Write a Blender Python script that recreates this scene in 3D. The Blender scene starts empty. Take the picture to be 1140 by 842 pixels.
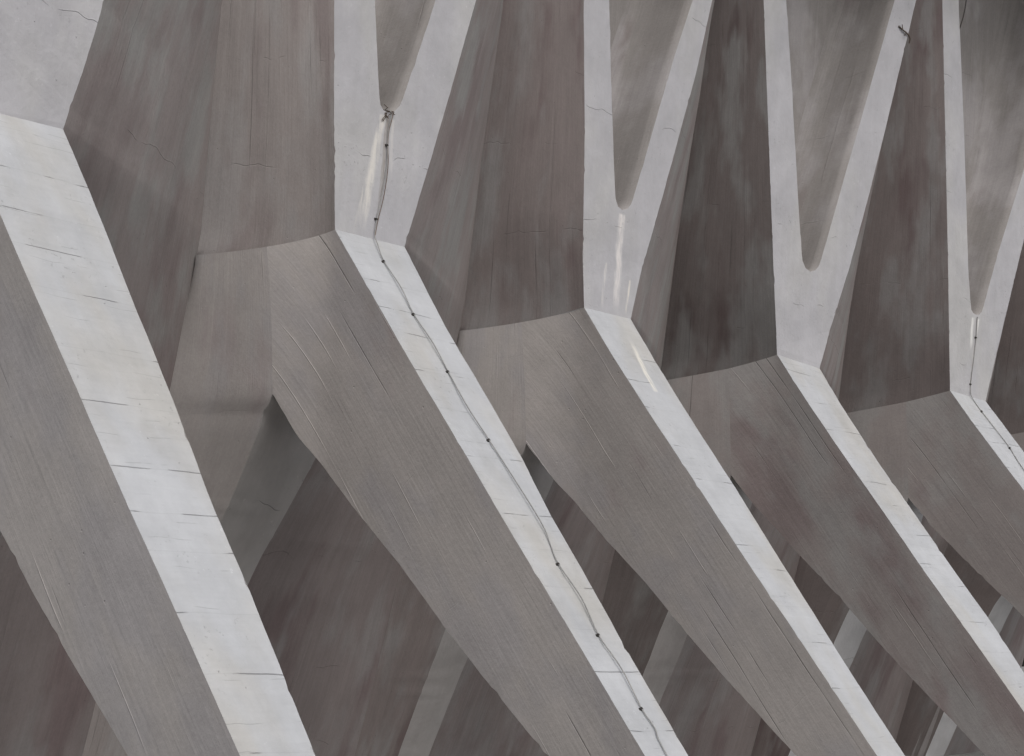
import bpy, bmesh, math, random
from mathutils import Vector, Matrix, noise

sc = bpy.context.scene
col = sc.collection
R = math.radians
KZ = 5.1                      # height of the knee of every rib above the ground

# ------------------------------------------------------------------ camera
cd = bpy.data.cameras.new('camera')
cam = bpy.data.objects.new('camera', cd)
col.objects.link(cam)
sc.camera = cam
cd.sensor_width = 36.0
cd.lens = 1983.61 / 1140.0 * 36.0
cd.clip_start = 0.1
cd.clip_end = 2000
_yaw, _pitch, _roll = 0.8295, 0.1498, 0.0216
_f = Vector((math.sin(_yaw) * math.cos(_pitch), math.cos(_yaw) * math.cos(_pitch), math.sin(_pitch)))
_r = _f.cross(Vector((0, 0, 1))).normalized()
_u = _r.cross(_f)
_r2 = math.cos(_roll) * _r + math.sin(_roll) * _u
_u2 = -math.sin(_roll) * _r + math.cos(_roll) * _u
_m = Matrix((_r2, _u2, -_f)).transposed().to_4x4()
_m.translation = Vector((-10.048, -11.3103, KZ - 3.5356))
cam.matrix_world = _m

# ------------------------------------------------------------------ light
SUN_EL, SUN_AZ = R(50), R(204)        # azimuth measured clockwise from +Y
w = bpy.data.worlds.new('World')
sc.world = w
w.use_nodes = True
nt = w.node_tree
nt.nodes.clear()
sky = nt.nodes.new('ShaderNodeTexSky')
sky.sky_type = 'NISHITA'
sky.sun_disc = False
sky.sun_elevation = SUN_EL
sky.sun_rotation = SUN_AZ
sky.air_density = 1.0
sky.dust_density = 5.0
sky.ozone_density = 1.0
hs = nt.nodes.new('ShaderNodeHueSaturation')
hs.inputs['Saturation'].default_value = 0.33
bg = nt.nodes.new('ShaderNodeBackground')
bg.inputs['Strength'].default_value = 0.115
wo = nt.nodes.new('ShaderNodeOutputWorld')
nt.links.new(sky.outputs[0], hs.inputs['Color'])
nt.links.new(hs.outputs[0], bg.inputs['Color'])
nt.links.new(bg.outputs[0], wo.inputs['Surface'])
sl = bpy.data.lights.new('sun', 'SUN')
sl.energy = 0.9
sl.angle = R(25)
sl.color = (1.0, 0.97, 0.93)
so = bpy.data.objects.new('sun', sl)
col.objects.link(so)
_d = Vector((math.sin(SUN_AZ) * math.cos(SUN_EL), math.cos(SUN_AZ) * math.cos(SUN_EL), math.sin(SUN_EL)))
so.rotation_euler = _d.to_track_quat('Z', 'Y').to_euler()
so.location = (0, -20, 30)
sc.view_settings.view_transform = 'Standard'
sc.view_settings.look = 'None'
sc.view_settings.gamma = 1
sc.view_settings.exposure = 0.0

# ------------------------------------------------------------------ node helpers
class NB:
    def __init__(s, name):
        s.m = bpy.data.materials.new(name)
        s.m.use_nodes = True
        s.t = s.m.node_tree
        s.t.nodes.clear()
        s.out = s.t.nodes.new('ShaderNodeOutputMaterial')
        s.bsdf = s.t.nodes.new('ShaderNodeBsdfPrincipled')
        s.t.links.new(s.bsdf.outputs[0], s.out.inputs['Surface'])
        uv = s.t.nodes.new('ShaderNodeUVMap')
        uv.uv_map = 'UVMap'
        inf = s.t.nodes.new('ShaderNodeObjectInfo')
        rnd = s.math('MULTIPLY', inf.outputs['Random'], 57.0)
        sp = s.t.nodes.new('ShaderNodeSeparateXYZ')
        s.t.links.new(uv.outputs[0], sp.inputs[0])
        s.u0, s.v0 = sp.outputs[0], sp.outputs[1]
        s.rnd = rnd
    def _in(s, sock, v):
        if hasattr(v, 'is_linked') or isinstance(v, bpy.types.NodeSocket):
            s.t.links.new(v, sock)
        else:
            sock.default_value = v
    def math(s, op, a, b=0.0, c=0.0, clamp=False):
        n = s.t.nodes.new('ShaderNodeMath')
        n.operation = op
        n.use_clamp = clamp
        for i, x in enumerate((a, b, c)):
            s._in(n.inputs[i], x)
        return n.outputs[0]
    def noise(s, su, sv, detail=3, rough=0.55, off=0.0):
        n = s.t.nodes.new('ShaderNodeTexNoise')
        n.noise_dimensions = '3D'
        c = s.t.nodes.new('ShaderNodeCombineXYZ')
        s._in(c.inputs[0], s.math('MULTIPLY', s.u0, su))
        s._in(c.inputs[1], s.math('MULTIPLY', s.v0, sv))
        s._in(c.inputs[2], s.math('ADD', s.rnd, off))
        s.t.links.new(c.outputs[0], n.inputs['Vector'])
        n.inputs['Scale'].default_value = 1
        n.inputs['Detail'].default_value = detail
        n.inputs['Roughness'].default_value = rough
        return n.outputs['Fac']
    def ramp(s, x, lo, hi, a=0.0, b=1.0):
        n = s.t.nodes.new('ShaderNodeMapRange')
        n.interpolation_type = 'SMOOTHSTEP'
        s._in(n.inputs['Value'], x)
        n.inputs['From Min'].default_value = lo
        n.inputs['From Max'].default_value = hi
        n.inputs['To Min'].default_value = a
        n.inputs['To Max'].default_value = b
        return n.outputs[0]
    def lines(s, axis, freq, wob_u, wob_v, wob, thr, off=0.0):
        """irregular lines: 1 near a line, 0 elsewhere"""
        base = s.u0 if axis == 'u' else s.v0
        wv = s.math('MULTIPLY', s.math('SUBTRACT', s.noise(wob_u, wob_v, 2, 0.5, off + 3.1), 0.5), wob)
        x = s.math('ADD', s.math('MULTIPLY', s.math('ADD', base, wv), freq), s.math('ADD', s.rnd, off))
        n = s.t.nodes.new('ShaderNodeTexVoronoi')
        n.voronoi_dimensions = '1D'
        n.feature = 'DISTANCE_TO_EDGE'
        s._in(n.inputs['W'], x)
        n.inputs['Scale'].default_value = 1
        return s.ramp(n.outputs['Distance'], 0.0, thr * freq, 1.0, 0.0)
    def pits(s, scale, thr, off=0.0):
        n = s.t.nodes.new('ShaderNodeTexVoronoi')
        n.voronoi_dimensions = '3D'
        c = s.t.nodes.new('ShaderNodeCombineXYZ')
        s._in(c.inputs[0], s.math('MULTIPLY', s.u0, scale))
        s._in(c.inputs[1], s.math('MULTIPLY', s.v0, scale))
        s._in(c.inputs[2], s.math('ADD', s.rnd, off))
        s.t.links.new(c.outputs[0], n.inputs['Vector'])
        n.inputs['Scale'].default_value = 1
        return s.ramp(n.outputs['Distance'], 0.0, thr, 1.0, 0.0)
    def mix(s, f, a, b, typ='MIX'):
        n = s.t.nodes.new('ShaderNodeMix')
        n.data_type = 'RGBA'
        n.blend_type = typ
        s._in(n.inputs['Factor'], f)
        for sock, v in ((n.inputs[6], a), (n.inputs[7], b)):
            if isinstance(v, tuple):
                sock.default_value = (*v, 1)
            else:
                s.t.links.new(v, sock)
        return n.outputs[2]
    def finish(s, colr, height, dist=0.01, strength=0.6, rough=0.85):
        s.t.links.new(colr, s.bsdf.inputs['Base Color'])
        s._in(s.bsdf.inputs['Roughness'], rough)
        s.bsdf.inputs['Specular IOR Level'].default_value = 0.3
        b = s.t.nodes.new('ShaderNodeBump')
        b.inputs['Strength'].default_value = strength
        b.inputs['Distance'].default_value = dist
        s.t.links.new(height, b.inputs['Height'])
        s.t.links.new(b.outputs[0], s.bsdf.inputs['Normal'])
        return s.m

def mul(n, *xs):
    r = xs[0]
    for x in xs[1:]:
        r = n.math('MULTIPLY', r, x)
    return r

def bare(name, gray, brown, light, browniness, streak, lines_amt, fine=.7, crack=.22):
    n = NB(name)
    b1 = n.noise(0.9, 0.45, 3, 0.55, 1.0)
    b2 = n.noise(2.4, 0.7, 3, 0.6, 9.0)
    c = n.mix(n.ramp(n.math('ADD', b1, n.math('MULTIPLY', n.math('SUBTRACT', b2, 0.5), 0.5)), 0.62 - browniness, 0.80 - browniness), gray, brown)
    c = n.mix(n.math('MULTIPLY', n.ramp(n.noise(1.7, 0.9, 3, 0.6, 21.0), 0.45, 0.65), 0.9), c, light)
    s1 = n.noise(11, 0.6, 6, 0.7, 4.0)
    s2 = n.noise(38, 0.9, 2, 0.6, 14.0)
    s3 = n.noise(4.0, 3.0, 8, 0.72, 30.0)
    v = n.math('ADD', n.math('MULTIPLY', n.math('SUBTRACT', s1, 0.5), streak), n.math('MULTIPLY', n.math('SUBTRACT', s2, 0.5), streak * fine))
    v = n.math('ADD', v, n.math('MULTIPLY', n.math('SUBTRACT', s3, 0.5), 0.34))
    v = n.math('ADD', v, n.math('MULTIPLY', n.math('SUBTRACT', n.noise(1.1, 0.35, 4, 0.6, 33.0), 0.5), 0.45))
    v = n.math('ADD', v, n.math('MULTIPLY', n.math('SUBTRACT', n.noise(48, 34, 4, 0.8, 35.0), 0.5), 0.36))
    v = n.math('ADD', v, 1.0)
    # thin board lines along the pour, most of them faint and interrupted
    ln = mul(n, n.lines('u', 5.5, 0.7, 0.5, 0.10, 0.008, 2.0), n.ramp(n.noise(3.0, 0.6, 2, 0.5, 40.0), 0.58, 0.68))
    ln2 = mul(n, n.lines('u', 4.0, 0.7, 0.5, 0.12, 0.006, 7.0), n.ramp(n.noise(3.0, 0.7, 2, 0.5, 50.0), 0.58, 0.68))
    # rare cracks across the surface
    cr = mul(n, n.lines('v', 0.9, 3.0, 0.9, 0.16, 0.006, 12.0), n.ramp(n.noise(1.8, 0.8, 2, 0.5, 60.0), 0.55, 0.62))
    v = n.math('SUBTRACT', v, n.math('MULTIPLY', ln, 0.38 * lines_amt))
    v = n.math('ADD', v, n.math('MULTIPLY', ln2, 0.25 * lines_amt))
    v = n.math('SUBTRACT', v, n.math('MULTIPLY', cr, crack))
    pt = mul(n, n.pits(9, 0.085, 5.0), n.ramp(n.noise(2, 2, 2, 0.5, 70.0), 0.5, 0.6))
    v = n.math('SUBTRACT', v, n.math('MULTIPLY', pt, 0.35))
    c = n.mix(1.0, c, v, 'MULTIPLY')
    h = n.math('ADD', n.math('MULTIPLY', s1, 0.35), n.math('MULTIPLY', s2, 0.25))
    h = n.math('ADD', h, n.math('MULTIPLY', n.noise(22, 22, 5, 0.7, 80.0), 0.35))
    h = n.math('ADD', h, n.math('MULTIPLY', n.noise(2.2, 1.0, 3, 0.5, 85.0), 0.9))
    h = n.math('SUBTRACT', h, n.math('MULTIPLY', ln, 0.5))
    h = n.math('ADD', h, n.math('MULTIPLY', ln2, 0.6))
    h = n.math('SUBTRACT', h, n.math('MULTIPLY', cr, crack * 1.6))
    h = n.math('SUBTRACT', h, n.math('MULTIPLY', pt, 0.8))
    return n.finish(c, h, 0.012, 0.65)

def coat(name, base, warm, kind, streaks=()):
    """worn pale coating of the narrow faces; kind 'leg' has joints across, 'fork' fine lines along"""
    n = NB(name)
    c = n.mix(n.ramp(n.noise(1.3, 0.5, 3, 0.6, 2.0), 0.42, 0.68), base, warm)
    v = n.math('ADD', 1.0, n.math('MULTIPLY', n.math('SUBTRACT', n.noise(9, 9, 5, 0.7, 8.0), 0.5), 0.16))
    v = n.math('ADD', v, n.math('MULTIPLY', n.math('SUBTRACT', n.noise(2.5, 2.0, 4, 0.6, 18.0), 0.5), 0.42))
    sc_ = mul(n, n.ramp(n.noise(30, 22, 4, 0.7, 101.0), 0.60, 0.68), n.ramp(n.noise(2.2, 2.0, 2, 0.5, 105.0), 0.52, 0.62))
    v = n.math('SUBTRACT', v, n.math('MULTIPLY', sc_, 0.22))
    sc2 = mul(n, n.ramp(n.noise(24, 20, 4, 0.7, 111.0), 0.63, 0.70), n.ramp(n.noise(2.0, 2.0, 2, 0.5, 115.0), 0.5, 0.62))
    v = n.math('ADD', v, n.math('MULTIPLY', sc2, 0.16))
    if kind == 'leg':
        st = n.noise(1.6, 26, 3, 0.6, 4.0)
        st2 = n.noise(14, 0.7, 2, 0.6, 6.0)
        v = n.math('ADD', v, n.math('MULTIPLY', n.math('SUBTRACT', st, 0.5), 0.10))
        v = n.math('ADD', v, n.math('MULTIPLY', n.math('SUBTRACT', st2, 0.5), 0.08))
        ln = mul(n, n.lines('v', 2.3, 1.2, 0.6, 0.10, 0.006, 2.0), n.ramp(n.noise(3.4, 2.2, 2, 0.5, 40.0), 0.50, 0.60))
        ln2 = mul(n, n.lines('v', 5.0, 2.2, 0.8, 0.10, 0.004, 9.0), n.ramp(n.noise(4.5, 3.2, 2, 0.5, 45.0), 0.52, 0.64))
        v = n.math('SUBTRACT', v, n.math('MULTIPLY', ln, 0.42))
        v = n.math('SUBTRACT', v, n.math('MULTIPLY', ln2, 0.30))
        v = n.math('SUBTRACT', v, n.math('MULTIPLY', n.lines('v', 2.3, 1.2, 0.6, 0.10, 0.006, 2.0), 0.07))
    else:
        st = n.noise(16, 0.6, 3, 0.6, 4.0)
        v = n.math('ADD', v, n.math('MULTIPLY', n.math('SUBTRACT', st, 0.5), 0.10))
        ln = mul(n, n.lines('v', 0.8, 2.4, 0.8, 0.35, 0.005, 2.0), n.ramp(n.noise(2.8, 1.5, 2, 0.5, 40.0), 0.54, 0.62))
        ln2 = mul(n, n.lines('u', 3.0, 0.9, 0.9, 0.10, 0.005, 9.0), n.ramp(n.noise(4.5, 0.9, 2, 0.5, 45.0), 0.56, 0.66))
        v = n.math('SUBTRACT', v, n.math('MULTIPLY', ln, 0.30))
        v = n.math('ADD', v, n.math('MULTIPLY', ln2, 0.06))
    pt = mul(n, n.pits(12, 0.09, 5.0), n.ramp(n.noise(2, 2, 2, 0.5, 70.0), 0.52, 0.6))
    v = n.math('SUBTRACT', v, n.math('MULTIPLY', pt, 0.35))
    c = n.mix(1.0, c, v, 'MULTIPLY')
    # lime run-off: (u at v0, v0, u at v1, v1, half width, amount, colour)
    for (ua, va, ub, vb, hw, amt, colr) in streaks:
        sl_ = (ub - ua) / (vb - va)
        cen = n.math('ADD', ua, n.math('MULTIPLY', n.math('SUBTRACT', n.v0, va), sl_))
        wob = n.math('MULTIPLY', n.math('SUBTRACT', n.noise(0.01, 3.0, 2, 0.5, va * 3), 0.5), hw * 1.2)
        dist = n.math('ABSOLUTE', n.math('ADD', n.math('SUBTRACT', n.u0, cen), wob))
        m1 = n.ramp(dist, hw * 0.35, hw, 1.0, 0.0)
        lo, hi = min(va, vb), max(va, vb)
        m2 = n.ramp(n.v0, lo, lo + 0.3 * (hi - lo))
        m3 = n.ramp(n.v0, hi - 0.03, hi, 1.0, 0.0)
        m4 = n.ramp(n.noise(30, 2.6, 5, 0.7, 90.0), 0.35, 0.6, 0.1, 1.0)
        c = n.mix(n.math('MULTIPLY', mul(n, m1, m2, m3, m4), amt), c, colr)
    h = n.math('ADD', n.math('MULTIPLY', st, 0.2), n.math('MULTIPLY', n.noise(24, 24, 5, 0.7, 80.0), 0.35))
    h = n.math('ADD', h, n.math('MULTIPLY', n.noise(3, 2.2, 4, 0.6, 85.0), 1.6))
    h = n.math('SUBTRACT', h, n.math('MULTIPLY', ln, 0.6))
    h = n.math('SUBTRACT', h, n.math('MULTIPLY', pt, 0.7))
    return n.finish(c, h, 0.012, 0.75, 0.7)

GRAY = (0.425, 0.398, 0.385)
BROWN = (0.37, 0.325, 0.32)
LIGHT = (0.395, 0.375, 0.378)
M_FLANK = bare('leg side concrete', GRAY, BROWN, LIGHT, 0.02, 0.11, 1.3, .25, .05)
M_FLANKD = bare('brown stained leg side concrete', (0.355, 0.322, 0.313), (0.295, 0.248, 0.245), (0.37, 0.355, 0.35), 0.08, 0.13, 1.3, .3, .05)
M_WEB = bare('web concrete', (0.215, 0.186, 0.181), (0.165, 0.130, 0.129), (0.26, 0.249, 0.247), 0.10, 0.26, 0.5)  # base colour darkened to put extra recess shade into the side webs
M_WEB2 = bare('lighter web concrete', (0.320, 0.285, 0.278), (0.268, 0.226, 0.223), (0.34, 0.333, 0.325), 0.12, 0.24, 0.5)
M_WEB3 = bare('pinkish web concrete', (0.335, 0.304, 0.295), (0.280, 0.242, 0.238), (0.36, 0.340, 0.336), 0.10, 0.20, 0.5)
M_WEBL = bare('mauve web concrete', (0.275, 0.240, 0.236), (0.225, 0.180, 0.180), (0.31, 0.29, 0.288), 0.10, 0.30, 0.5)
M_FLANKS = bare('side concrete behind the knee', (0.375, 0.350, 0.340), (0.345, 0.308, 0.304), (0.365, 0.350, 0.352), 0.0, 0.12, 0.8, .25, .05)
M_WEBD = bare('stained web concrete with painted recess shade', (0.160, 0.139, 0.135), (0.112, 0.088, 0.086), (0.215, 0.209, 0.206), 0.08, 0.34, 0.5)  # stain variation, plus the shade of a deep recess painted into the colour
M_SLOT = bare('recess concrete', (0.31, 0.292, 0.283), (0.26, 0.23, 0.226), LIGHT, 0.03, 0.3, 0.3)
WHITE = (0.465, 0.477, 0.50)
M_LEGF = coat('pale leg face', WHITE, (0.445, 0.44, 0.43), 'leg')
M_FORKF = coat('pale fork face', (0.48, 0.475, 0.50), (0.50, 0.495, 0.50), 'fork')
M_INNF = coat('pale inner face', (0.43, 0.415, 0.41), (0.38, 0.36, 0.355), 'fork')
M_INNF2 = coat('paler inner face', (0.56, 0.56, 0.575), (0.50, 0.495, 0.50), 'fork')
LIME = (0.80, 0.77, 0.72)
M_FORKF2 = coat('pale fork face with lime run-off and rust', (0.48, 0.475, 0.50), (0.50, 0.495, 0.50), 'fork',
                ((0.44, 1.13, 0.30, 0.0, 0.055, 0.75, LIME), (0.40, 0.95, 0.22, 0.0, 0.04, 0.5, LIME), (0.50, 1.12, 0.49, 0.2, 0.03, 0.55, (0.25, 0.21, 0.17)),
                 (0.56, 1.12, 0.60, 0.5, 0.03, 0.35, LIME)))
M_FORKF3 = coat('pale fork face with one lime stripe', (0.48, 0.475, 0.50), (0.50, 0.495, 0.50), 'fork',
                ((0.533, 1.11, 0.50, 0.0, 0.07, 0.75, (0.86, 0.82, 0.80)), (0.33, 0.55, 0.27, 0.0, 0.03, 0.4, LIME), (0.72, 0.42, 0.66, 0.0, 0.022, 0.8, (0.8, 0.76, 0.70))))
M_LEGF3 = coat('pale leg face with lime stripe', WHITE, (0.445, 0.44, 0.43), 'leg',
               ((0.42, 0.16, 0.42, 0.55, 0.05, 0.35, (0.42, 0.42, 0.43)), (0.50, 0.35, 0.36, 1.15, 0.05, 0.7, (0.80, 0.77, 0.70))))
M_FORKF5 = coat('pale fork face with lime patch', (0.48, 0.475, 0.50), (0.50, 0.495, 0.50), 'fork',
                ((0.46, 1.10, 0.44, 0.62, 0.04, 0.9, (0.82, 0.82, 0.80)), (0.60, 1.10, 0.56, 0.80, 0.03, 0.8, (0.82, 0.82, 0.80)), (0.53, 0.7, 0.46, 0.0, 0.02, 0.8, LIME)))

def plain(name, colr, rough=0.6, metal=0.0, var=0.25, scale=40):
    m = bpy.data.materials.new(name)
    m.use_nodes = True
    t = m.node_tree
    b = t.nodes['Principled BSDF']
    n = t.nodes.new('ShaderNodeTexNoise')
    n.inputs['Scale'].default_value = scale
    r = t.nodes.new('ShaderNodeMapRange')
    r.inputs['To Min'].default_value = 1 - var
    r.inputs['To Max'].default_value = 1 + var
    t.links.new(n.outputs['Fac'], r.inputs['Value'])
    mx = t.nodes.new('ShaderNodeMix')
    mx.data_type = 'RGBA'
    mx.blend_type = 'MULTIPLY'
    mx.inputs['Factor'].default_value = 1
    mx.inputs[6].default_value = (*colr, 1)
    t.links.new(r.outputs[0], mx.inputs[7])
    t.links.new(mx.outputs[2], b.inputs['Base Color'])
    b.inputs['Roughness'].default_value = rough
    b.inputs['Metallic'].default_value = metal
    return m
M_CABLE = plain('grey cable sheath', (0.30, 0.295, 0.29), 0.6, 0, .5, 5)
M_CLIP = plain('dark clip', (0.05, 0.045, 0.042), 0.5)
M_WIRE = plain('dark wire', (0.05, 0.04, 0.035), 0.6)
M_STEEL = plain('rusty tie wire', (0.16, 0.11, 0.08), 0.7)
M_TWIG = plain('dry twig bark', (0.10, 0.075, 0.06), 0.9)
M_PAVE = plain('pale paving', (0.24, 0.235, 0.225), 0.9, 0, 0.12, 0.6)

# ------------------------------------------------------------------ mesh helpers
class MB:
    def __init__(s):
        s.bm = bmesh.new()
        s.uvl = s.bm.loops.layers.uv.new('UVMap')
        s.cache = {}
    def v(s, p):
        k = (round(p[0], 5), round(p[1], 5), round(p[2], 5))
        if k not in s.cache:
            s.cache[k] = s.bm.verts.new(p)
        return s.cache[k]
    def face(s, pts, uvs, mi=0, smooth=False, weld=True):
        vs = [s.v(p) if weld else s.bm.verts.new(p) for p in pts]
        if len(set(vs)) < 3:
            return
        u2, v2 = [], []
        for q, uv in zip(vs, uvs):
            if q not in v2:
                v2.append(q)
                u2.append(uv)
        if len(v2) < 3:
            return
        try:
            f = s.bm.faces.new(v2)
        except ValueError:
            return
        f.material_index = mi
        f.smooth = smooth
        for lp, uv in zip(f.loops, u2):
            lp[s.uvl].uv = uv
    def strip(s, A, B, uvA, uvB, mi=0, smooth=False, flip=False):
        for i in range(len(A) - 1):
            q = [A[i], B[i], B[i + 1], A[i + 1]]
            t = [uvA[i], uvB[i], uvB[i + 1], uvA[i + 1]]
            if flip:
                q.reverse()
                t.reverse()
            s.face(q, t, mi, smooth)
    def build(s, name, mats, parent=None, fix=False):
        if fix:
            bmesh.ops.recalc_face_normals(s.bm, faces=s.bm.faces)
        for e in s.bm.edges:
            if len(e.link_faces) == 2 and e.calc_face_angle(0) > 0.55:
                e.smooth = False
        me = bpy.data.meshes.new(name)
        s.bm.to_mesh(me)
        s.bm.free()
        for m in mats:
            me.materials.append(m)
        o = bpy.data.objects.new(name, me)
        col.objects.link(o)
        o.parent = parent
        return o

def interp(tab, z):
    """tab: list of (z, value), any order; linear, extrapolated"""
    t = sorted(tab)
    if z <= t[0][0]:
        a, b = t[0], t[1]
    elif z >= t[-1][0]:
        a, b = t[-2], t[-1]
    else:
        for i in range(len(t) - 1):
            if t[i][0] <= z <= t[i + 1][0]:
                a, b = t[i], t[i + 1]
                break
    return a[1] + (b[1] - a[1]) * (z - a[0]) / (b[0] - a[0])

def lerp(a, b, t):
    return a + (b - a) * t

def rough_edge(n, seed, amp=0.004, chip=0.014, p=0.05):
    """n small offsets, the worn arris of a cast edge"""
    rnd = random.Random(seed)
    out = []
    for i in range(n):
        x = noise.noise(Vector((i * 0.23, seed * 1.7, 0))) * amp + noise.noise(Vector((i * 0.9, seed * 1.7, 5))) * amp * 0.5
        if rnd.random() < p:
            x += rnd.uniform(0.4, 1.0) * chip
        out.append(x)
    return out

# ------------------------------------------------------------------ the ribs
LEGV = [(0, 0), (-.59, .465), (-.91, .715), (-1.29, 1.015), (-1.88, 1.50), (-2.68, 2.14), (-3.32, 2.675), (-4.13, 3.335), (-5.1, 4.13)]
NU, NV, NZ = -.12, -.66, -1.40
LEGB = [(NZ, NV), (-1.79, -.33), (-2.40, .34), (-2.90, .93), (-3.36, 1.42), (-3.79, 1.91), (-4.20, 2.40), (-4.57, 2.84), (-5.1, 3.45)]
INV = [(NZ, NV), (-1.743, -.824), (-2.184, -1.115), (-2.48, -1.38), (-3.03, -1.80), (-3.34, -1.92), (-4.08, -2.33), (-4.77, -2.66), (-5.1, -2.83)]
VALP = [(7.5, 2.3), (5, 2.56), (3, 2.90), (1.5, 3.15), (0, 3.44), (-1.4, 3.52), (-2, 3.55), (-4, 3.60), (-5.1, 3.62)]
VALQ = [(7.5, -.10), (5, -.28), (3, -.79), (1.5, -1.28), (0, -1.76), (-1.4, -2.22), (-2, -2.50), (-4, -3.15), (-5.1, -3.55)]
AT = 0.0775
ZT, ZB = 7.5, -5.1
SLOT_G = [(0.068, 3.335), (0.217, 2.321), (0.398, 1.244), (0.438, 1.144), (0.529, 1.122), (0.628, 1.17), (0.667, 1.227), (1.187, 2.949), (1.456, 3.721)]
RIBS = {
 1: dict(pose=(-4.0877, -0.7133, -0.0035), Kp=(.882, -.03, .02), LU=[(0, .882), (-.91, .815), (-2.1, .704), (-2.79, .624), (-3.26, .589), (-4.13, .501)],
         UL=[(0, 0), (1.4, -.17), (7.5, -.95)], UR=[(0, .882), (1.01, 1.088), (7.5, 2.8)], slot=SLOT_G, fm=M_FORKF, lm=M_LEGF, IU=.70),
 2: dict(pose=(0, 0, 0), Kp=(.838, 0, 0), LU=[(0, .838), (-.79, .745), (-1.34, .738), (-1.97, .70), (-2.5, .62), (-2.9, .60), (-3.5, .53), (-4.13, .50)],
         UL=[(0, 0), (.81, -.106), (1.97, -.243), (7.5, -.95)], UR=[(0, .841), (1.23, 1.174), (2.46, 1.486), (7.5, 2.8)],
         slot=[(0.221, 2.101), (0.396, 1.178), (0.43, 1.155), (0.499, 1.146), (0.58, 1.165), (0.643, 1.246), (0.964, 2.314)], fm=M_FORKF2, lm=M_LEGF, IU=.68),
 3: dict(pose=(4.0, .575, -.0341), Kv=.03, Kp=(.745, .035, -.013), LU=[(0, .745), (-.58, .715), (-1.9, .64), (-2.84, .558), (-3.6, .474), (-4.4, .435)],
         UL=[(0, 0), (1.8, -.154), (3.2, -.322), (7.5, -.95)], UR=[(0, .745), (.88, 1.01), (1.51, 1.20), (2.88, 1.595), (3.82, 1.806), (7.5, 2.8)],
         slot=SLOT_G, fm=M_FORKF3, lm=M_LEGF3, IU=.56),
 4: dict(pose=(7.8044, .691, -.1043), Kz=.03, Kp=(.775, .03, -.05), LU=[(0, .775), (-.54, .679), (-1.3, .622), (-2.3, .603), (-3.07, .60), (-3.65, .533)],
         UL=[(0, 0), (1.37, -.211), (3.11, -.471), (4.26, -.643), (7.5, -.98)], UR=[(0, .80), (1.27, 1.282), (2.32, 1.614), (3.22, 1.875), (5.05, 2.378), (7.5, 2.9)],
         slot=[(-0.232, 4.366), (-0.042, 3.412), (0.201, 2.061), (0.361, 1.24), (0.423, 1.138), (0.53, 1.11), (0.631, 1.149), (0.695, 1.215), (1.082, 2.392), (1.541, 3.775), (1.917, 4.926)],
         fm=M_FORKF, lm=M_LEGF, IU=.58),
 5: dict(pose=(11.57, .4321, -.0832), Kz=.025, Kp=(.835, .02, -.03), LU=[(0, .835), (-.82, .81), (-4, .6)],
         UL=[(0, 0), (2.01, -.238), (5.27, -.662), (7.5, -.9)], UR=[(0, .87), (2.33, 1.632), (7.5, 2.95)],
         slot=[(-0.282, 5.371), (0.005, 3.652), (0.288, 1.729), (0.405, 1.173), (0.46, 1.14), (0.542, 1.13), (0.62, 1.145), (0.671, 1.186), (0.981, 2.03), (1.544, 3.33)],
         fm=M_FORKF5, lm=M_LEGF, IU=.66),
 6: dict(pose=(15.3114, .2097, -.0242), Kp=(.82, .0, .0), LU=[(0, .82), (-4.1, .55)],
         UL=[(0, 0), (7.5, -.93)], UR=[(0, .82), (7.5, 2.9)], slot=SLOT_G, fm=M_FORKF, lm=M_LEGF, IU=.66),
}
LABELS = {
 1: 'widest pale concrete rib at the left edge, its fork cut off by the frame',
 2: 'concrete rib with a long grey cable clipped all down its bright face',
 3: 'concrete rib with a chalky white stripe below its slot, next to the cabled rib',
 4: 'clean concrete rib with wide open fork and a twig on its right prong',
 5: 'concrete rib at the right edge with white lime patches and short wire under its fork',
 6: 'farthest concrete rib, only its pale inner strut glimpsed in the gap at the right edge',
}

def world_from(k, u, v, z):
    X, Y, ps = RIBS[k]['pose']
    c, s = math.cos(ps), math.sin(ps)
    return Vector((X + u * c + v * s, Y + u * s - v * c, z))
def local_to(k, W):
    X, Y, ps = RIBS[k]['pose']
    c, s = math.cos(ps), math.sin(ps)
    dx, dy = W.x - X, W.y - Y
    return (dx * c + dy * s, dx * s - dy * c, W.z)

def ur(P, z):
    return interp(P['UR'], z)
def valley(k, z):
    P = RIBS[k]
    p, q = interp(VALP, z), interp(VALQ, z)
    if z > 2:
        p = max(p, ur(P, z) + 0.14)
    return p, q
def prev_valley(k, z):
    if k == 1:
        p, q = interp(VALP, z), interp(VALQ, z)
        return p - 4.02, q - .05
    p, q = valley(k - 1, z)
    r = local_to(k, world_from(k - 1, p, q, z))
    return r[0], r[1]

def L(u, v, z):                 # rib-local (across, outward, up from knee) -> object space
    return (u, -v, z + KZ)

def dense(z0, z1, step=0.045):
    n = max(2, int(abs(z1 - z0) / step) + 1)
    return [lerp(z0, z1, i / (n - 1)) for i in range(n)]

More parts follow.
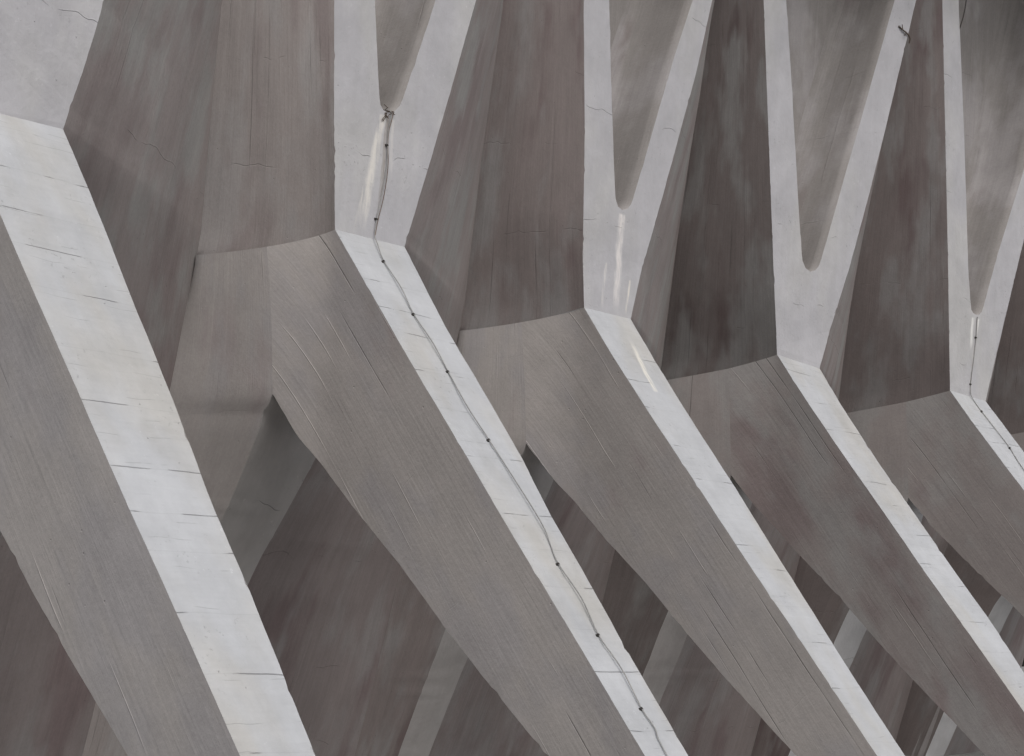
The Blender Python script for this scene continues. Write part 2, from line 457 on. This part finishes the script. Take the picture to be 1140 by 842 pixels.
def make_rib(k):
    P = RIBS[k]
    root = bpy.data.objects.new('concrete_rib', None)
    col.objects.link(root)
    X, Y, ps = P['pose']
    root.location = (X, Y, 0)
    root.rotation_euler = (0, 0, ps)
    root['label'] = LABELS[k]
    root['category'] = 'concrete rib'
    root['group'] = 'forked concrete ribs in a row'
    kv, kz = P.get('Kv', 0), P.get('Kz', 0)
    NV = -.60 if k == 2 else -.66
    LEGB_ = [(NZ, NV)] + LEGB[1:]
    INV_ = [(NZ, NV)] + INV[1:]
    wp, wv, wz = P['Kp']
    # ---- shared worn edges
    zu = dense(0, ZT)
    eL = rough_edge(len(zu), k * 10 + 1, .003, .012, .07)
    eR = rough_edge(len(zu), k * 10 + 2, .004, .012, .03)
    def upL(i):
        z = zu[i]; b = max(0, 1 - z / .5)
        u = interp(P['UL'], z) + (eL[i] if 0 < i else 0)
        return (u, AT * z + kv * b, z + kz * b)
    def upR(i):
        z = zu[i]; b = max(0, 1 - z / .5)
        u = ur(P, z) - (ur(P, 0) - wp) * b - (eR[i] if 0 < i else 0)
        return (u, AT * z + wv * b, z + wz * b)
    UPL = [upL(i) for i in range(len(zu))]
    UPR = [upR(i) for i in range(len(zu))]
    zl = dense(0, NZ) + dense(NZ, ZB)[1:]
    fL = rough_edge(len(zl), k * 10 + 3, .004, .012, .04)
    fR = rough_edge(len(zl), k * 10 + 4, .004, .012, .04)
    def lv(z):
        a = (interp(LEGV, z) + interp(LEGV, z + .18) + interp(LEGV, z - .18)) / 3 if z < -.2 else interp(LEGV, z)
        return a
    LOL, LOR = [], []
    for i, z in enumerate(zl):
        b = max(0, 1 + z / .5)
        e = fL[i] if i else 0
        LOL.append((0, lv(z) + kv * b - e * .5, z + kz * b - e * .5))
        e = fR[i] if i else 0
        LOR.append((interp(P['LU'], z) - e * .3, lv(z) + wv * b - e * .5, z + wz * b - e * .5))

    # ---- forked column: front face with the slot, recess walls behind it
    sl_ = P['slot']
    top0 = sl_[0]; top1 = sl_[-1]
    sL = (top0[0] - sl_[1][0]) / (top0[1] - sl_[1][1])
    sR = (top1[0] - sl_[-2][0]) / (top1[1] - sl_[-2][1])
    sL = max(sL, -.13); sR = min(sR, .27)
    full = [(top0[0] + sL * (ZT - top0[1]), ZT)] + list(sl_) + [(top1[0] + sR * (ZT - top1[1]), ZT)]
    SP = []
    for i in range(len(full) - 1):
        (a, za), (b, zb) = full[i], full[i + 1]
        d = math.hypot(b - a, zb - za)
        n = max(1, int(d / .08))
        for j in range(n):
            SP.append((lerp(a, b, j / n), lerp(za, zb, j / n)))
    SP.append(full[-1])
    # round the bottom of the slot a little by averaging
    for _ in range(1):
        SP = [SP[0]] + [((SP[i - 1][0] + 2 * SP[i][0] + SP[i + 1][0]) / 4, (SP[i - 1][1] + 2 * SP[i][1] + SP[i + 1][1]) / 4) for i in range(1, len(SP) - 1)] + [SP[-1]]
    es = rough_edge(len(SP), k * 10 + 5, .004, .008, .04)
    mb = MB()
    fr = [(u + (es[i] if 0 < i < len(SP) - 1 else 0), AT * z, z) for i, (u, z) in enumerate(SP)]
    zs_left = [q for q in fr]
    ib = min(range(len(fr)), key=lambda i: fr[i][2])
    # front: left prong, right prong and the undivided stem as three polygons
    stem_z = fr[ib][2]
    iL = min(range(len(UPL)), key=lambda i: abs(UPL[i][2] - stem_z))
    iR = min(range(len(UPR)), key=lambda i: abs(UPR[i][2] - stem_z))
    def uvof(q):
        return (q[0], q[2])
    def poly(pts, mi=0):
        mb.face([L(*q) for q in pts], [uvof(q) for q in pts], mi)
    poly(UPR[:iR + 1][::-1] + UPL[:iL + 1] + [fr[ib]])
    poly(UPL[iL:] + fr[:ib + 1])
    poly(fr[ib:] + UPR[iR:][::-1])
    D = .8
    cx = fr[ib][0]
    lft0, rgt0 = [(q[2], q[0]) for q in fr[:ib + 1]], [(q[2], q[0]) for q in fr[ib:]]
    NT = 8
    lay = []
    for j in range(NT + 1):
        th = j / NT * math.pi / 2
        row = []
        for i, q in enumerate(fr):
            a_, b_ = interp(lft0, q[2]), interp(rgt0, q[2])
            hw = (b_ - a_) / 2
            mid = (a_ + b_) / 2
            ins = (1 - math.cos(th)) ** 2.2 * min(.75, .30 / max(hw, .05)) 
            dz = .10 * (1 - math.cos(th)) * max(0, 1 - abs(i - ib) / 8)
            row.append((lerp(q[0], mid, ins), q[1] - D * math.sin(th), q[2] + dz))
        lay.append(row)
    bk = lay[-1]
    arc = [0]
    for i in range(1, len(fr)):
        arc.append(arc[-1] + math.hypot(fr[i][0] - fr[i - 1][0], fr[i][2] - fr[i - 1][2]))
    for j in range(NT):
        mb.strip([L(*q) for q in lay[j]], [L(*q) for q in lay[j + 1]], [(D * j / NT, a) for a in arc], [(D * (j + 1) / NT, a) for a in arc], 1, smooth=True)
    # shallow side walls close the block behind the pale face
    for E, sgn in ((UPL, 1), (UPR, -1)):
        Bk = [(q[0] + .03 * sgn, q[1] - .30, q[2]) for q in E]
        mb.strip([L(q[0] + .004 * sgn, q[1] - .004, q[2]) for q in E], [L(*q) for q in Bk], [(0, q[2]) for q in E], [(.3, q[2]) for q in E], 1)
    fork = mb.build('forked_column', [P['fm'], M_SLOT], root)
    mb = MB()
    bpts = [(q[0], q[1] + .006, q[2]) for q in bk]
    nb = len(bpts)
    lft, rgt = bpts[:ib + 1][::-1], bpts[ib:]
    # back of the recess, gently hollow: rows between left and right wall
    zr = dense(bpts[ib][2], ZT, .2)
    rows = []
    for z in zr:
        a = interp([(q[2], q[0]) for q in lft], z) - .03; b = interp([(q[2], q[0]) for q in rgt], z) + .03
        rows.append([(lerp(a, b, t / 6), AT * z - D + .012, z) for t in range(7)])
    for j in range(len(rows) - 1):
        for t in range(6):
            q = [rows[j][t], rows[j][t + 1], rows[j + 1][t + 1], rows[j + 1][t]]
            mb.face([L(*x) for x in q], [(x[0], x[2]) for x in q], 0, True)
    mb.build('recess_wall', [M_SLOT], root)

    # ---- outer leg
    mb = MB()
    arc = [0]
    for i in range(1, len(LOL)):
        arc.append(arc[-1] + math.hypot(LOL[i][1] - LOL[i - 1][1], LOL[i][2] - LOL[i - 1][2]))
    mb.strip([L(*q) for q in LOL], [L(*q) for q in LOR], [(q[0], a) for q, a in zip(LOL, arc)], [(q[0], a) for q, a in zip(LOR, arc)], 0, flip=False)
    wN = P['IU']
    pvn = prev_valley(k, NZ)
    EX = math.log(abs(NU / pvn[0])) / math.log(abs(NV / pvn[1]))
    EX = min(2.3 if k == 2 else 3.0, max(1.5, EX))
    nu = pvn[0] * (NV / pvn[1]) ** EX
    def drop(v, z):
        q = prev_valley(k, 0)[1]
        return -.20 * min(1, max(0, v / q)) * max(0, 1 - abs(z))
    def side_u(v, z):
        """the leg side is flat in front and curves away towards the valley behind the knee"""
        if v >= 0:
            return 0.0
        pv = prev_valley(k, max(z, NZ))
        return pv[0] * (v / pv[1]) ** EX
    gL = rough_edge(len(zl), k * 10 + 6, .004, .010, .03)
    BACK = []
    for i, z in enumerate(zl):
        if z >= NZ - 1e-6:
            BACK.append((side_u(NV, z), NV, z + drop(NV, z)))
        else:
            v = interp(LEGB_, z) + gL[i]
            BACK.append((side_u(v, z), v, z + gL[i]))
    iN = min(range(len(zl)), key=lambda i: abs(zl[i] - NZ))
    LB = BACK[iN:]
    LBR = [(min(wN + .05, interp(P['LU'], q[2]) + .02), q[1], q[2]) for q in LB]
    ca, sa = math.cos(.895), math.sin(.895)
    def fuv(q):
        return (q[1] * sa + q[2] * ca * 1.0, q[1] * ca - q[2] * sa)
    rows_ = []
    for i in range(len(zl)):
        f_, b_ = LOL[i], BACK[i]
        r = []
        for t in range(15):
            x = t / 14
            v = lerp(f_[1], b_[1], x)
            u = 0 if t == 0 else (b_[0] if t == 14 else side_u(v, zl[i]))
            r.append((u, v, (lerp(f_[2], b_[2], x) if zl[i] < NZ else lerp(f_[2], zl[i], x) + drop(v, zl[i])) if t < 14 else b_[2]))
        rows_.append(r)
    mb.cache = {}
    for i in range(len(rows_) - 1):
        for t in range(14):
            q = [rows_[i][t], rows_[i][t + 1], rows_[i + 1][t + 1], rows_[i + 1][t]]
            mb.face([L(*x) for x in q], [fuv(x) for x in q], 1, True)
    mb.cache = {}
    mb.strip([L(*q) for q in LB], [L(*q) for q in LBR], [(0, q[2]) for q in LB], [(q[0], q[2]) for q in LBR], 1)
    # right side: from the front edge back to the lower edge
    n = 40
    def res(pl, n):
        return [pl[round(i * (len(pl) - 1) / (n - 1))] for i in range(n)]
    A = res(LOR, n)
    backR = [(wp, -.797, 0.0), LBR[0]] + LBR[1:]
    B = res(backR, n)
    mb.strip([L(*q) for q in A], [L(*q) for q in B], [fuv(q) for q in A], [fuv(q) for q in B], 1)
    mb.build('outer_leg', [P['lm'], M_FLANKD if k >= 4 else M_FLANK], root)

    # ---- inner leg: the pale face only, its sides are the webs
    mb = MB()
    zi = dense(NZ, ZB)
    hL = rough_edge(len(zi), k * 10 + 7, .004, .01, .03)
    hR = rough_edge(len(zi), k * 10 + 8, .004, .01, .03)
    def iv(z):
        return (interp(INV_, z) + interp(INV_, min(NZ, z + .3)) + interp(INV_, z - .3)) / 3 if z < -1.5 else interp(INV_, z)
    INL = [(interp([(NZ, nu), (-1.743, -.09), (-2.184, -.04), (-2.6, 0), (-5.1, 0)], z), iv(z) + (hL[i] if i else 0), z) for i, z in enumerate(zi)]
    def hol(z):
        return max(0, 1 - (NZ - z) / 1.7) ** 1.3
    INR = [(lerp(wN, wN - .09, (z + 1.375) / (ZB + 1.375)) + .30 * hol(z), iv(z) + (hR[i] if i else 0) - .36 * hol(z), z) for i, z in enumerate(zi)]
    cols = []
    for t in range(9):
        x = t / 8
        cols.append([(lerp(p_[0], q_[0], x), lerp(p_[1], q_[1], math.sin(x * math.pi / 2) ** 1.2 if hol(p_[2]) > 0 else x), p_[2]) for p_, q_ in zip(INL, INR)])
    for t in range(8):
        mb.strip([L(*q) for q in cols[t]], [L(*q) for q in cols[t + 1]], [(q[0], q[2]) for q in cols[t]], [(q[0], q[2]) for q in cols[t + 1]], 0, smooth=True)
    for E, s in ((INL, 1), (INR, -1)):
        mb.strip([L(q[0] + .004 * s, q[1] - .004, q[2]) for q in E], [L(q[0] + .01 * s, q[1] - .25, q[2]) for q in E], [(0, q[2]) for q in E], [(.3, q[2]) for q in E], 1)
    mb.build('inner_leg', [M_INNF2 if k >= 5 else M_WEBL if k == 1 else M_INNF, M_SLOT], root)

    # ---- webs: cast walls from the edges of the rib back to the valleys
    def web(rows_, name, mfun, mats, smooth=True):
        mb = MB()
        nc = len(rows_[0])
        for j in range(len(rows_) - 1):
            r0, r1 = rows_[j], rows_[j + 1]
            a0 = [0]; a1 = [0]
            for t in range(1, nc):
                a0.append(a0[-1] + math.hypot(r0[t][0] - r0[t - 1][0], r0[t][1] - r0[t - 1][1]))
                a1.append(a1[-1] + math.hypot(r1[t][0] - r1[t - 1][0], r1[t][1] - r1[t - 1][1]))
            for t in range(nc - 1):
                q = [r0[t], r0[t + 1], r1[t + 1], r1[t]]
                uv = [(a0[t], r0[t][2]), (a0[t + 1], r0[t + 1][2]), (a1[t + 1], r1[t + 1][2]), (a1[t], r1[t][2])]
                mi = mfun(q[0][2])
                mb.face([L(*x) for x in q], uv, mi, smooth)
                b = [(x[0], x[1] - .14, x[2]) for x in q][::-1]
                mb.face([L(*x) for x in b], uv[::-1], 0, smooth)
        return mb.build(name, mats, root)
    NC = 10
    # left: one cast wall from top to ground; on the leg's height it starts behind the leg side
    NH = 12
    mb = MB()
    def put(ra, rb, mi, o0, wd):
        n_ = len(ra) - 1
        for t in range(n_):
            q = [ra[t], ra[t + 1], rb[t + 1], rb[t]]
            uv = [(o0 + wd * c_ / n_, x[2]) for c_, x in zip((t, t + 1, t + 1, t), q)]
            mb.face([L(*x) for x in q], uv, mi, True)
            mb.face([L(x[0], x[1] - .14, x[2]) for x in q][::-1], uv[::-1], mi, True)
    pvr = None
    for i in range(len(zu) - 1, -1, -1):
        z = zu[i]
        e = UPL[i]
        pv = prev_valley(k, z - .2 * max(0, 1 - abs(z)))
        s = min(1, z / (2.5 if k == 2 else 1.0))
        s = s * s * (3 - 2 * s)
        r = []
        for t in range(2 * NH + 1):
            x = t / (2 * NH)
            r.append((lerp(e[0] - (eL[i] if t and i else 0), pv[0], lerp(x ** EX, x, s)), lerp(e[1], pv[1], x), lerp(e[2], z, min(1, x * 3)) + drop(lerp(e[1], pv[1], x), z)))
        if pvr:
            put(pvr, r, 0, 0, 1.9)
        pvr = r
    pvr = None
    for i, z in enumerate(dense(0, NZ, .1) + zi[1:]):
        pv = prev_valley(k, z - .2 * max(0, 1 - abs(z)))
        if z >= NZ - 1e-6:
            r = [(side_u(lerp(NV, pv[1], t / NH), z) if t < NH else pv[0], lerp(NV, pv[1], t / NH), z + drop(lerp(NV, pv[1], t / NH), z)) for t in range(NH + 1)]
        else:
            e = INL[zi.index(z)]
            bl = min(1, (NZ - z) / 2.6)
            r = []
            for t in range(NH + 1):
                x = t / NH
                cu = (lerp(NV, pv[1], x) / pv[1]) ** EX
                c0 = (NV / pv[1]) ** EX
                cu = (cu - c0) / (1 - c0)
                r.append((lerp(e[0], pv[0], lerp(cu, x, bl)), lerp(e[1], pv[1], x), z))
        if pvr:
            put(pvr, r, 1 if z > (-2.6 if k < 3 else -1.8) else 0, .7, 1.2)
        pvr = r
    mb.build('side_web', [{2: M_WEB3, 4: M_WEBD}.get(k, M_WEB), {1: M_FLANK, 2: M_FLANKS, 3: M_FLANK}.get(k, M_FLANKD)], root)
    # right: one wall from top to ground
    rows_ = []
    allz = [(z, UPR[i]) for i, z in enumerate(zu)][::-1]
    for z in dense(0, NZ, .12)[1:]:
        t = z / NZ
        allz.append((z, (lerp(wp, wN + .30, t), lerp(wv, NV - .36, t), z + wz * (1 - t))))
    for i, z in enumerate(zi):
        if i:
            allz.append((z, INR[i]))
    for z, e in allz:
        p, q = valley(k, z)
        r = []
        for t in range(NC + 1):
            x = t / NC
            bow = .05 * math.sin(math.pi * x)
            r.append((lerp(e[0], p, x), lerp(e[1], q, x) + bow, lerp(e[2], z, x)))
        rows_.append(r)
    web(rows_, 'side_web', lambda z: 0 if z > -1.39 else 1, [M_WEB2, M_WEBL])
    return root

for k in RIBS:
    make_rib(k)

# ------------------------------------------------------------------ cables and small things
def tube(mb, pts, r, sides=8, mi=0):
    rings = []
    n = len(pts)
    for i, p in enumerate(pts):
        p = Vector(p)
        d = (Vector(pts[min(n - 1, i + 1)]) - Vector(pts[max(0, i - 1)])).normalized()
        a = d.cross(Vector((0.31, 0.2, 0.93)))
        if a.length < 1e-3:
            a = d.cross(Vector((1, 0, 0)))
        a.normalize()
        b = d.cross(a)
        rr = r if not isinstance(r, (list, tuple)) else r[i]
        rings.append([tuple(p + (a * math.cos(t * 2 * math.pi / sides) + b * math.sin(t * 2 * math.pi / sides)) * rr) for t in range(sides)])
    for i in range(n - 1):
        for t in range(sides):
            t2 = (t + 1) % sides
            mb.face([rings[i][t], rings[i][t2], rings[i + 1][t2], rings[i + 1][t]], [(0, 0)] * 4, mi, True)
    mb.face(rings[0], [(0, 0)] * sides, mi)
    mb.face(rings[-1][::-1], [(0, 0)] * sides, mi)

def catmull(pts, n=6):
    P = [Vector(p) for p in pts]
    P = [P[0] * 2 - P[1]] + P + [P[-1] * 2 - P[-2]]
    out = []
    for i in range(1, len(P) - 2):
        for j in range(n):
            t = j / n
            a, b, c, d = P[i - 1], P[i], P[i + 1], P[i + 2]
            out.append(tuple(0.5 * ((2 * b) + (c - a) * t + (2 * a - 5 * b + 4 * c - d) * t * t + (3 * b - a - 3 * c + d) * t ** 3)))
    out.append(tuple(P[-2]))
    return out

def rib_empty(name, k, label, cat):
    o = bpy.data.objects.new(name, None)
    col.objects.link(o)
    X, Y, ps = RIBS[k]['pose']
    o.location = (X, Y, 0)
    o.rotation_euler = (0, 0, ps)
    o['label'] = label
    o['category'] = cat
    return o

NUP = Vector((0, -1, -.08)).normalized()
NLO = Vector((0, -.78, .62)).normalized()

def clip_mesh(parent, p, n, along, size=.022):
    """small saddle clip: base plate, strap over the cable, screw"""
    mb = MB()
    p, n, a = Vector(p), Vector(n), Vector(along).normalized()
    s = n.cross(a).normalized()
    def box(c, hx, hy, hz):
        v = {}
        for i in (-1, 1):
            for j in (-1, 1):
                for l_ in (-1, 1):
                    v[i, j, l_] = tuple(c + s * hx * i + a * hy * j + n * hz * l_)
        for f in (((-1, -1, -1), (-1, 1, -1), (1, 1, -1), (1, -1, -1)), ((-1, -1, 1), (1, -1, 1), (1, 1, 1), (-1, 1, 1)),
                  ((-1, -1, -1), (1, -1, -1), (1, -1, 1), (-1, -1, 1)), ((-1, 1, -1), (-1, 1, 1), (1, 1, 1), (1, 1, -1)),
                  ((-1, -1, -1), (-1, -1, 1), (-1, 1, 1), (-1, 1, -1)), ((1, -1, -1), (1, 1, -1), (1, 1, 1), (1, -1, 1))):
            mb.face([v[x] for x in f], [(0, 0)] * 4)
    box(p + n * .003, size * 1.3, size * .8, .004)
    arch = [p + s * math.cos(t) * size * .9 + n * (.004 + math.sin(t) * size * 1.25) for t in [math.pi * i / 8 for i in range(9)]]
    for i in range(8):
        c = (arch[i] + arch[i + 1]) / 2
        box(c, size * .24, size * .6, size * .2)
    box(p + s * size * 1.1 + n * .009, size * .25, size * .25, .005)
    return mb.build('clip', [M_CLIP], parent)

CU2 = [[.522, .089, 1.143], [.507, .076, .984], [.511, .066, .855], [.522, .052, .67], [.497, .033, .422], [.459, .014, .18]]
CL2 = [[.40, .194, -.243], [.405, .405, -.507], [.386, .603, -.76], [.400, .823, -1.045], [.396, 1.012, -1.29], [.350, 1.271, -1.618], [.385, 1.49, -1.893],
       [.401, 1.927, -2.382], [.401, 2.103, -2.613], [.377, 2.202, -2.743], [.322, 2.327, -2.906], [.325, 2.541, -3.173], [.278, 2.765, -3.44],
       [.290, 2.975, -3.699], [.263, 3.183, -3.963], [.276, 3.29, -4.099], [.23, 3.432, -4.279], [.22, 4.10, -5.09]]
def surf(P, z):
    return None
def off(q, d):
    n = NUP if q[2] > 0 else NLO
    v = q[1]
    if q[2] < 0:
        v = interp(LEGV, q[2])
    else:
        v = AT * q[2]
    return tuple(Vector(L(q[0], v, q[2])) + n * d)

t = rib_empty('cable', 2, 'thin grey cable with dark clips running down the second rib from its slot', 'cable')
pts = [(.53, AT * 1.16 - .3, 1.25), (.53, AT * 1.15 - .05, 1.19)]
path = [L(*pts[0]), L(*pts[1])]
sag = 0
for i, q in enumerate(CU2):
    path.append(off(q, .016))
path.append(off((.44, 0, .03), .03))
path.append(off((.42, 0, -.08), .035))
for i, q in enumerate(CL2):
    path.append(off(q, .014 + (.012 if i in (1, 3, 5, 7, 8, 11, 13) else 0)))
mb = MB()
tube(mb, catmull(path, 6), .005)
cbl = mb.build('sheath', [M_CABLE], t)
mb = MB()   # second, thinner wire twisted loosely beside it
path2 = [tuple(Vector(p) + Vector((.012 * math.sin(i * 1.3) + .012, 0, 0)) + (NUP if p[2] > KZ else NLO) * .003) for i, p in enumerate(path[:9])]
tube(mb, catmull(path2, 6), .0035, 6)
mb.build('wire', [M_STEEL], t)
UPA, LOA = (0, -.08, 1), (0, -.62, -.78)
for q in (CU2[2], CU2[5]):
    clip_mesh(t, off(q, 0), NUP, UPA, .013)
for i in (0, 2, 4, 6, 10, 12, 14):
    clip_mesh(t, off(CL2[i], 0), NLO, LOA, .0125)

t = rib_empty('cable', 5, 'short thin wire held by dark clips under the fork of the right edge rib', 'cable')
C5U = [[.544, .086, 1.106], [.539, .063, .818], [.508, .04, .515], [.462, .013, .163]]
C5L = [[.465, .15, -.12], [.458, .17, -.236], [.469, .366, -.508], [.47, .554, -.763], [.40, .832, -1.103], [.40, 1.5, -1.88]]
mb = MB()
tube(mb, catmull([off(q, .014) for q in C5U] + [off((.46, 0, .02), .03)] + [off(q, .013) for q in C5L], 6), .006)
mb.build('sheath', [M_CABLE], t)
for q, n_, a in ((C5U[1], NUP, UPA), (C5U[3], NUP, UPA), (C5L[1], NLO, LOA), (C5L[3], NLO, LOA)):
    clip_mesh(t, off(q, 0), n_, a, .015)

# loose wire hanging in the slot of the right edge rib
mb = MB()
pp = [(.16, .30, 6.1), (.08, .30, 5.45), (-.04, .28, 5.08), (-.09, .27, 5.0), (-.10, .26, 4.85), (-.15, .25, 4.72)]
tube(mb, catmull([L(*q) for q in pp], 5), .008, 6)
o = mb.build('loose_wire', [M_WIRE])
X, Y, ps = RIBS[5]['pose']
o.location = (X, Y, 0)
o.rotation_euler = (0, 0, ps)
o['label'] = 'thin dark wire hanging loose in the top of the slot at the right edge'
o['category'] = 'wire'

# knot of dry wire and straw caught at the bottom of the cabled rib's slot
t = rib_empty('straw_tuft', 2, 'little tangle of dry straw caught in the slot bottom above the long cable', 'straw')
rnd = random.Random(4)
for j in range(9):
    mb = MB()
    u0 = .50 + rnd.uniform(-.04, .04)
    z0 = 1.165
    pts = [(u0, .07 - rnd.uniform(.0, .12), z0 + rnd.uniform(0, .03))]
    du, dz = rnd.uniform(-.035, .035), rnd.uniform(-.08, .04)
    for i in range(1, 4):
        pts.append((u0 + du * i / 2, .095 + rnd.uniform(-.02, .02), z0 + dz * i / 2 + rnd.uniform(-.01, .01)))
    tube(mb, catmull([L(*q) for q in pts], 3), .0035, 5)
    mb.build('stalk', [M_TWIG], t)

# dry twig lying against the right prong of the fourth rib
def twig(name, k, pts, r, label, branches):
    t = rib_empty(name, k, label, 'twig')
    mb = MB()
    tube(mb, catmull([L(*q) for q in pts], 5), r, 7)
    mb.build('stem', [M_TWIG], t)
    for b in branches:
        mb = MB()
        tube(mb, catmull([L(*q) for q in b], 4), r * .55, 6)
        mb.build('side_shoot', [M_TWIG], t)
twig('dry_twig', 4, [(2.02, .366, 4.60), (2.10, .372, 4.565), (2.19, .370, 4.545), (2.26, .366, 4.50), (2.27, .35, 4.43)], .010,
     'small dark dry twig stuck to the right prong of the clean wide fork',
     [[(2.10, .372, 4.565), (2.07, .385, 4.63)], [(2.17, .37, 4.548), (2.13, .39, 4.50), (2.10, .39, 4.49)]])

# ------------------------------------------------------------------ ground
me = bpy.data.meshes.new('paving')
S = 300
me.from_pydata([(-S, -S, 0), (S, -S, 0), (S, S, 0), (-S, S, 0)], [], [(0, 1, 2, 3)])
me.materials.append(M_PAVE)
g = bpy.data.objects.new('paving', me)
col.objects.link(g)
g['kind'] = 'structure'

me = bpy.data.meshes.new('unseen_shade_slab')  # unseen overhang slab, added to shade the upper ribs and slots
mb = MB()
x0, x1, y0, y1, z0, z1 = -12, 24, -1.7, 5, KZ + ZT - .05, KZ + ZT + .4
c = [(x, y, z) for x in (x0, x1) for y in (y0, y1) for z in (z0, z1)]
for f in ((0, 1, 3, 2), (4, 6, 7, 5), (0, 4, 5, 1), (2, 3, 7, 6), (0, 2, 6, 4), (1, 5, 7, 3)):
    mb.face([c[i] for i in f], [(c[i][0], c[i][1]) for i in f])
ce = mb.build('unseen_shade_slab', [M_WEB])
ce['kind'] = 'structure'
